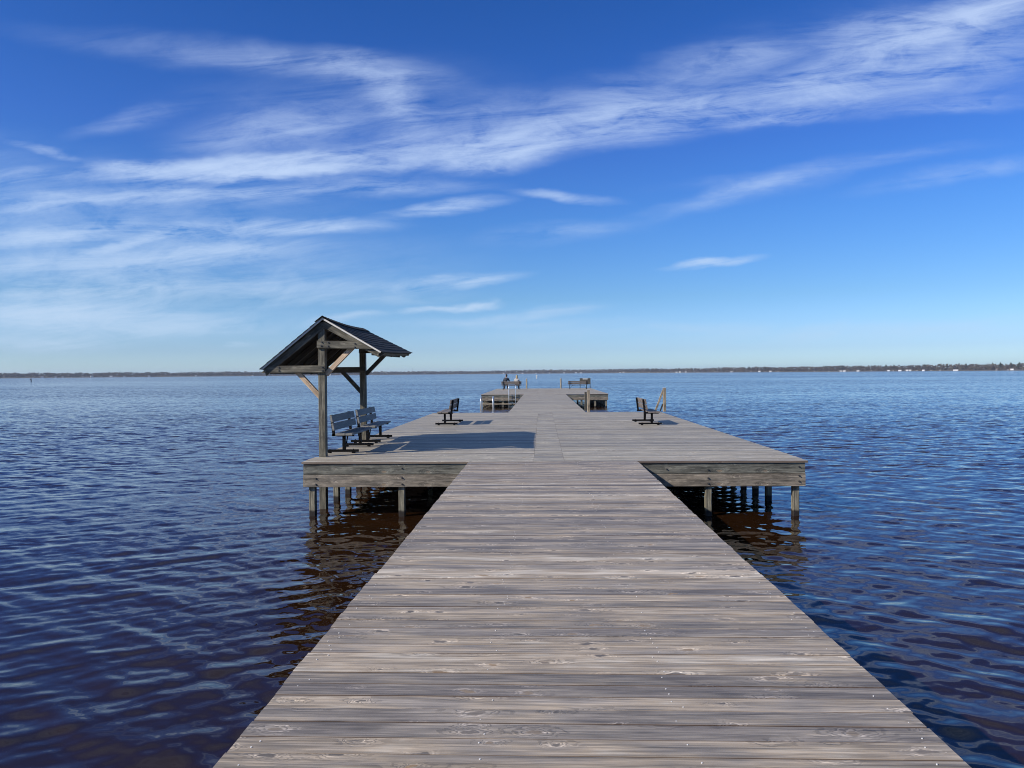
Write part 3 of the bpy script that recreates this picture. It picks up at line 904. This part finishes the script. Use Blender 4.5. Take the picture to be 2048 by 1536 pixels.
def person(x, y, label, jacket, pants, skin, hair, long_hair, lean, scale=1.0, arm_out=False):
    r = empty('person', (x, y, .02)); r.scale = (scale,) * 3
    tag(r, label, 'person')
    # faces +y, seated: hips at the seat
    sz = .42
    hip = (0, 0, sz + .10); ch = (lean * .5, -.01, sz + .36); sh = (lean, .0, sz + .52); nk = (lean * 1.15, .02, sz + .63); hd = (lean * 1.4, .03, sz + .75)
    body = [hip + (.13, .11), ch + (.13, .10), sh + (.12, .085), nk + (.052,), (hd[0], hd[1] + .01, hd[2] - .045, .082, .095), (hd[0], hd[1], hd[2] + .03, .098, .118), (hd[0], hd[1], hd[2] + .10, .085, .10)]
    E = [(0, 1), (1, 2), (2, 3), (3, 4), (4, 5), (5, 6)]
    jk = [(0, 0, sz + .06, .17, .13), ch + (.175, .13), sh + (.15, .11), (nk[0], nk[1], nk[2] - .015, .088)]
    JE = [(0, 1), (1, 2), (2, 3)]
    tr = [(0, 0, sz + .08, .15, .12)]; TE = []
    shoes = []
    for s in (-1, 1):
        spread = 1.0 if not (arm_out and s > 0) else 1.15
        A = (sh[0] + s * .17, sh[1], sh[2] - .02); El = (sh[0] + s * .25 * spread, .06, sz + .24); Wr = (s * .17 + lean * .3, .30, sz + .17)
        n = len(body)
        body += [A + (.055,), El + (.042,), Wr + (.027,), (s * .15 + lean * .3, .36, sz + .16, .036, .018)]
        E += [(2, n), (n, n + 1), (n + 1, n + 2), (n + 2, n + 3)]
        pm = n + 3
        for f in range(5):
            n2 = len(body)
            if f == 4:
                body += [(s * .115, .365, sz + .155, .010), (s * .10, .395, sz + .145, .009)]
            else:
                fx = s * (.13 + .018 * f); ln = (.06, .07, .066, .052)[f]
                body += [(fx, .36 + ln * .55, sz + .155, .009), (fx, .36 + ln, sz + .135, .008)]
            E += [(pm, n2), (n2, n2 + 1)]
        n = len(jk)
        jk += [A + (.078,), El + (.062,), Wr + (.046,)]
        JE += [(2, n), (n, n + 1), (n + 1, n + 2)]
        K = (s * .13, .46, sz + .06); An = (s * .13, .47, .10)
        n = len(body)
        body += [(s * .10, .04, sz + .07, .075), K + (.052,), An + (.038,), (s * .13, .58, .04, .035, .025)]
        E += [(0, n), (n, n + 1), (n + 1, n + 2), (n + 2, n + 3)]
        n = len(tr)
        tr += [(s * .105, .06, sz + .07, .095), K + (.070,), (s * .13, .475, .085, .058)]
        TE += [(0, n), (n, n + 1), (n + 1, n + 2)]
        shoes.append([(s * .13, .44, .045, .045, .045), (s * .13, .52, .045, .048, .042), (s * .135, .62, .035, .042, .030)])
    skin_chain('body', body, E, skin, r)
    skin_chain('jacket', jk, JE, jacket, r)
    skin_chain('trousers', tr, TE, pants, r)
    for sp in shoes: skin_chain('shoe', sp, [(0, 1), (1, 2)], M_IRON, r)

    def lump(name, mat, parts):
        mb = MB()
        for (c, rx, ry, rz, zlo) in parts:
            vs = []; fs = []; n = 20; m = 12
            for i in range(m + 1):
                th = math.pi * i / m
                for j in range(n):
                    a = 2 * math.pi * j / n
                    k = 1 + .03 * math.sin(5 * a + 3 * th)
                    z = math.cos(th)
                    vs.append((c[0] + rx * k * math.sin(th) * math.cos(a), c[1] + ry * k * math.sin(th) * math.sin(a), c[2] + rz * max(z, zlo)))
            for i in range(m):
                for j in range(n):
                    fs.append((i * n + j, (i + 1) * n + j, (i + 1) * n + (j + 1) % n, i * n + (j + 1) % n))
            mb.poly([Vector(v) for v in vs], fs)
        return mb.build(name, mat, r, smooth=True)
    hx, hy, hz = hd
    if long_hair:
        lump('hair', hair, [((hx, hy - .015, hz + .055), .092, .108, .115, -.9), ((hx, hy - .05, hz - .06), .098, .075, .17, -1)])
    else:
        lump('hair', hair, [((hx, hy - .012, hz + .045), .086, .104, .112, -.35), ((hx, hy - .045, hz - .005), .078, .065, .085, -1)])
    # face: nose and ears on the body's far side
    mb = MB()
    mb.cyl((hd[0], hd[1] + .085, hd[2] + .03), (hd[0], hd[1] + .115, hd[2] - .0), .010, .016, n=8); mb.build('nose', skin, r, smooth=True)
    for s in (-1, 1):
        mb = MB(); mb.cyl((hd[0] + s * .072, hd[1], hd[2] + .02), (hd[0] + s * .092, hd[1] - .006, hd[2] + .022), .022, .026, n=10); mb.build('ear', skin, r, smooth=True)
        mb = MB(); mb.cyl((hd[0] + s * .03, hd[1] + .080, hd[2] + .05), (hd[0] + s * .03, hd[1] + .094, hd[2] + .05), .011, .008, n=8); mb.build('eye', M_IRON, r, smooth=True)
    return r


M_SKIN = simple('skin', (.50, .33, .25), .5, var=.08)
person(-3.49 + .0, 73.93, 'person in a dark navy jacket with short dark hair on the far bench', simple('navy_jacket', (.012, .018, .032), .7), simple('dark_jeans', (.015, .018, .035), .8), M_SKIN, simple('dark_hair', (.01, .009, .008), .6), False, .05, 1.10, True)
person(-2.42, 73.93, 'person in a light grey jacket with long blonde hair on the far bench', simple('grey_jacket', (.40, .39, .37), .8), simple('black_trousers', (.012, .012, .015), .8), M_SKIN, simple('blonde_hair', (.36, .26, .13), .6), True, .0, 1.02)

# ------------------------------------------------------------------ channel markers
def marker(x, y, label, col, h=1.7):
    r = empty('channel_marker', (x, y, WATER)); tag(r, label, 'marker post')
    mb = MB(); mb.cyl((0, 0, -1), (0, 0, h), .22, .18, n=10); mb.build('pole', col, r)
    mb = MB(); mb.beam((-.35, -.25, h - .35), (.35, -.25, h - .35), .06, .5); mb.build('board', col, r)
    return r


def at(px, dist):
    d = ray(px, 746); k = dist / d.y
    return d.x * k, dist


xx, yy = at(1073, 345); marker(xx, yy, 'pale channel marker pole standing in the lake beyond the far platform', M_TRIM, 1.6)
xx, yy = at(62, 375); marker(xx, yy, 'dark channel marker pole standing in the open lake at far left', M_IRON, 1.7)

# ------------------------------------------------------------------ far shore
def shore_dist(px):
    ks = [(-700, 1500), (0, 1650), (500, 2050), (900, 2650), (1200, 2450), (1500, 1850), (2048, 1450), (2800, 1300)]
    for (a, da), (b, db) in zip(ks, ks[1:]):
        if a <= px <= b: return da + (db - da) * (px - a) / (b - a)
    return 1500.


def tree_h(px):
    ks = [(-700, 11), (0, 10.5), (400, 11), (500, 11), (900, 9.5), (1100, 12), (1300, 11.5), (1500, 11.5), (1800, 12), (2048, 12.5), (2800, 12.5)]
    for (a, da), (b, db) in zip(ks, ks[1:]):
        if a <= px <= b: return da + (db - da) * (px - a) / (b - a)
    return 11.


def shore_pt(px, back=0.0):
    d = ray(px, 746); d.z = 0; d.normalize()
    D = shore_dist(px) / max(.2, d.y) * .93 + back
    return d.x * D, d.y * D


pxs = list(range(-700, 2801, 25))
mb = MB(); vs = []; fs = []
rows = [(-8, -1.6), (0, -.75), (10, .2), (30, 1.6), (80, 5.5), (500, 6.0), (900, 3.0)]
for px in pxs:
    for (bk, z) in rows:
        x, y = shore_pt(px, bk); vs.append((x, y, z + (random.uniform(-.3, .3) if bk > 5 else 0)))
nrw = len(rows)
for i in range(len(pxs) - 1):
    for j in range(nrw - 1):
        a = i * nrw + j; fs.append((a, a + nrw, a + nrw + 1, a + 1))
mb.poly(vs, fs)
o = mb.build('far_shore', simple('shore_grass', (.10, .085, .06), .9, var=.4, scale=.03))
tag(o, 'low far bank of the lake under the treeline', kind='structure')


def tree_mat(name, stops):
    m, t, b = new_mat(name)
    r = t.new('ShaderNodeNewGeometry').outputs['Random Per Island']
    P = t.new('ShaderNodeNewGeometry').outputs['Position']
    n = t.noise(P, .25, 4, .65)
    c = t.ramp(t.math('ADD', t.math('MULTIPLY', r, .75), t.math('MULTIPLY', n, .25)), stops)
    c = t.vm('SCALE', c, None, t.rng(n, .3, .7, .65, 1.4, 'LINEAR'))
    t.put(b.inputs['Base Color'], c); b.inputs['Roughness'].default_value = .9; b.inputs['Specular IOR Level'].default_value = .1
    return m


M_WOOD = tree_mat('mixed_winter_woods', [(0, (.040, .048, .025)), (.3, (.075, .062, .045)), (.55, (.105, .08, .062)), (.8, (.085, .072, .05)), (1, (.035, .045, .024))])
M_PINE = tree_mat('pine_green', [(0, (.018, .028, .014)), (1, (.03, .045, .02))])
M_BARK = simple('tree_bark', (.10, .08, .065), .9)


def clump(mb, x, y, z0, h, w, n=26, mi=0, pine=False, size=1.0):
    """crown of loose tilted leaf clusters filling an uneven volume"""
    for k in range(n):
        q = random.random()
        zz = z0 + h * q
        rr = w * (math.sqrt(max(.02, 1 - abs(2 * q - .8) ** 2 * .7)) if not pine else (1.05 - q)) * math.sqrt(random.random())
        a = random.uniform(0, 6.283)
        c = Vector((x + rr * math.cos(a), y + rr * math.sin(a), zz))
        s = random.uniform(.5, 1.1) * w * .34 * size
        nrm = Vector((random.gauss(0, 1), random.gauss(0, 1), random.gauss(.3, .8))).normalized()
        u = nrm.orthogonal().normalized(); v = nrm.cross(u)
        m = 5
        vs = [c + (u * math.cos(6.283 * i / m) + v * math.sin(6.283 * i / m)) * s * random.uniform(.6, 1.2) for i in range(m)] + [c + nrm * s * .5]
        mb.poly(vs, [(i, (i + 1) % m, m) for i in range(m)], mi)


mb = MB()
px = -690.0
while px < 2790:
    D = shore_dist(px); stepm = 3.6
    for row in range(3):
        pj = px + random.uniform(-2, 2)
        bk = 16 + row * 26 + random.uniform(-8, 8)
        x, y = shore_pt(pj, bk)
        hh = tree_h(pj) * random.uniform(.72, 1.0) * (.86 + .07 * row)
        n3 = math.sin(pj * .031) + math.sin(pj * .083 + 1) + math.sin(pj * .19 + 2)
        hh *= 1 + .045 * n3
        clump(mb, x, y, .2, hh, random.uniform(2.4, 3.8), 16, size=1.6)
    px += stepm / D * F
o = mb.build('treeline', M_WOOD)
tag(o, 'continuous brown and green winter woods along the far shore of the lake', kind='stuff')

pine0 = None
pps = [(152, 1.018), (160, 1.028), (300, 1.035), (312, 1.028), (1296, 1.042), (1304, 1.035), (1312, 1.042), (1488, 1.035), (1498, 1.07), (1530, 1.052), (1652, 1.063), (1686, 1.035), (1722, 1.049), (1772, 1.052), (1788, 1.035), (1850, 1.052), (1932, 1.035), (1985, 1.07), (2001, 1.087), (2022, 1.07), (2039, 1.087)]
for i, (px, k) in enumerate(pps):
    x, y = shore_pt(px, 20)
    if pine0 is None:
        pine0 = empty('pine_tree'); 
        mb = MB(); mb.cyl((0, 0, 0), (0, 0, 13), .35, .08, n=6)
        for q in range(7): 
            a = q * 2.4; mb.cyl((0, 0, 5.5 + q), (1.6 * math.cos(a), 1.6 * math.sin(a), 6.3 + q), .10, .03, n=4)
        mb.build('trunk', M_BARK, pine0)
        mb = MB(); clump(mb, 0, 0, 5.0, 8.6, 4.2, 110, pine=True, size=.7); mb.build('crown', M_PINE, pine0)
        o = pine0
    else:
        o = copy_tree(pine0)
    o.location = (x, y, .3); o.rotation_euler = (0, 0, i * 1.3)
    sc = tree_h(px) * k / 14.2; o.scale = (sc, sc, sc)
    tag(o, 'tall dark pine standing above the far treeline', 'tree', 'pines rising above the far treeline')

# houses along the far shore
def house_proto(name, wallc, roofc, w, d, h, cat):
    r = empty(name)
    mb = MB()
    vs = [(-w / 2, -d / 2, -1), (w / 2, -d / 2, -1), (w / 2, d / 2, -1), (-w / 2, d / 2, -1), (-w / 2, -d / 2, h), (w / 2, -d / 2, h), (w / 2, d / 2, h), (-w / 2, d / 2, h), (-w / 2, 0, h + d * .28), (w / 2, 0, h + d * .28)]
    mb.poly(vs, [(0, 1, 5, 4), (1, 2, 6, 9, 5), (2, 3, 7, 6), (3, 0, 4, 8, 7)])
    mb.build('wall', wallc, r)
    mb = MB()
    for s in (-1, 1):
        mb.beam((-w / 2 - .4, s * (d / 4 + .1), h + d * .14 + .12), (w / 2 + .4, s * (d / 4 + .1), h + d * .14 + .12), d * .60, .22, up=Vector((0, s * .5, 1)), cut=.02)
    mb.build('roof', roofc, r)
    for k in range(3):
        mb = MB(); xx = -w / 2 + w * (k + .5) / 3
        mb.beam((xx - .55, -d / 2 - .02, h * .55), (xx + .55, -d / 2 - .02, h * .55), .05, 1.2, cut=.01)
        mb.build('window', M_GLASS, r)
    tag(r, None, cat)
    return r


M_GLASS = simple('dark_window', (.03, .035, .04), .15, var=.1)
M_WH = simple('white_siding', (.66, .65, .62), .7, var=.06, scale=.5)
M_GR = simple('grey_siding', (.42, .41, .39), .7, var=.1, scale=.5)
M_RF = simple('grey_roof', (.16, .15, .15), .8, var=.15, scale=.5)
M_RFW = simple('pale_metal_roof', (.62, .62, .62), .5, var=.1, scale=.5)
hA = house_proto('lake_house', M_WH, M_RF, 9, 7, 3.2, 'house')
hB = house_proto('lake_house', M_WH, M_RFW, 14, 8, 3.0, 'house')
hC = house_proto('boat_house', M_GR, M_RF, 6, 5, 2.2, 'boathouse')
spots = [(66, 'C'), (84, 'A'), (104, 'C'), (111, 'A'), (125, 'A'), (143, 'C'), (165, 'C'), (183.5, 'A'), (203, 'C'), (222, 'B'), (229, 'C'), (248.5, 'A'), (266, 'C'), (298, 'A'), (301, 'C'), (348, 'C'), (392, 'A'), (411, 'C'), (452, 'C'),
         (505, 'A'), (562, 'C'), (604, 'C'), (660, 'A'), (700, 'C'), (760, 'C'), (862, 'C'), (940, 'C'), (1007, 'A'), (1019, 'C'), (1045, 'B'), (1072, 'A'), (1087, 'C'), (1099, 'A'), (1128, 'A'), (1135, 'C'), (1152, 'B'), (1162, 'A'), (1187, 'C'),
         (1224, 'C'), (1240, 'B'), (1247, 'A'), (1262, 'C'), (1275, 'C'), (1298, 'C'), (1316, 'C'), (1329, 'C'), (1353, 'B'), (1360, 'B'), (1372, 'B'), (1394, 'C'), (1430, 'C'), (1463, 'A'), (1502, 'C'), (1519, 'A'), (1530, 'C'), (1541, 'A'), (1556, 'C'), (1582, 'C'), (1629, 'C'),
         (1658, 'C'), (1682, 'A'), (1689, 'A'), (1716, 'A'), (1719, 'C'), (1743, 'C'), (1777, 'B'), (1787, 'C'), (1800, 'B'), (1814, 'A'), (1820, 'B'), (1834, 'C'), (1847, 'A'), (1862, 'C'), (1880, 'C'), (1909, 'A'), (1914, 'B'), (1993, 'C'), (2016, 'C'), (2024, 'A')]
labels = {'A': ('white gabled house with grey roof on the far shore', 'white houses along the far shore'), 'B': ('long white building with pale roof on the far shore', 'long white buildings along the far shore'), 'C': ('small grey boathouse at the far waterline', 'grey boathouses along the far shore')}
used = set()
for i, (px, k) in enumerate(spots):
    src = {'A': hA, 'B': hB, 'C': hC}[k]
    o = copy_tree(src) if k in used else src
    used.add(k)
    x, y = shore_pt(px, random.uniform(1, 5))
    o.location = (x, y, -.5 + random.uniform(0, .9)); o.rotation_euler = (0, 0, math.atan2(-x, y) + random.uniform(-.3, .3))
    sc = random.uniform(.28, .45) if k != 'A' else random.uniform(.38, .65)
    o.scale = (sc, sc, sc)
    tag(o, labels[k][0], None, labels[k][1])

for px, hh, lb in ((825, 19, 'thin lattice radio mast above the far trees behind the shelter'), (1626, 20, 'thin lattice radio mast above the far trees at right')):
    x, y = shore_pt(px, 120)
    r = empty('radio_mast', (x, y, 1)); tag(r, lb, 'mast')
    mb = MB()
    for a in range(3):
        c, s_ = math.cos(a * 2.094), math.sin(a * 2.094)
        mb.cyl((c * .6, s_ * .6, 0), (c * .25, s_ * .25, hh), .06, .04, n=4)
    for k in range(14):
        z = hh * k / 14; w = .6 - .35 * k / 14
        for a in range(3):
            mb.cyl((w * math.cos(a * 2.094), w * math.sin(a * 2.094), z), (w * math.cos((a + 1) * 2.094), w * math.sin((a + 1) * 2.094), z + hh / 14), .035, n=3)
    mb.build('lattice', M_BOLT, r)

# ------------------------------------------------------------------ air
mb = MB()
x0, x1, y0, y1, z0, z1 = -5600, 5600, -5600, 6000, -3.2, 30.0
vs = [(x, y, z) for z in (z0, z1) for x, y in ((x0, y0), (x1, y0), (x1, y1), (x0, y1))]
mb.poly(vs, [(3, 2, 1, 0), (4, 5, 6, 7), (0, 1, 5, 4), (1, 2, 6, 5), (2, 3, 7, 6), (3, 0, 4, 7)])
hm = bpy.data.materials.new('air'); hm.use_nodes = True; hm.node_tree.nodes.clear()
ht = NT(hm.node_tree); ho = ht.new('ShaderNodeOutputMaterial'); hv = ht.new('ShaderNodeVolumePrincipled')
hv.inputs['Color'].default_value = (.74, .84, 1, 1); hv.inputs['Density'].default_value = .00011; hv.inputs['Anisotropy'].default_value = .2
ht.l.new(hv.outputs[0], ho.inputs['Volume'])
hz = mb.build('haze', hm); tag(hz, 'thin blue haze over the lake softening the far shore', kind='stuff')

# ------------------------------------------------------------------ render settings
S.view_settings.view_transform = 'Standard'; S.view_settings.look = 'None'
S.view_settings.exposure = .5; S.view_settings.gamma = 1
S.cycles.max_bounces = 6; S.cycles.glossy_bounces = 3; S.cycles.diffuse_bounces = 3
S.cycles.use_denoising = True
S.cycles.filter_width = 1.0
S.cycles.sample_clamp_indirect = 6
W.cycles.sampling_method = 'MANUAL'; W.cycles.sample_map_resolution = 512
for nm, p in (('nearL', (X0, 3.085, 0)), ('pl', (PX0, Y1, 0)), ('pr', (PX1, Y1, 0)), ('wl', (X0, Y1, 0)), ('wr', (X1, Y1, 0)), ('back r', (PX1, Y2, 0)), ('far l', (QX0, Y3, 0)), ('far r', (QX1, Y3, 0)), ('far bl', (QX0, Y4, 0)), ('hor0', (-6600, 1e4, H)), ('hor1', (6200, 1e4, H)), ('apex', (-4.13, 14.36, 2.68))):
    print(nm, [round(c, 1) for c in proj(p)])
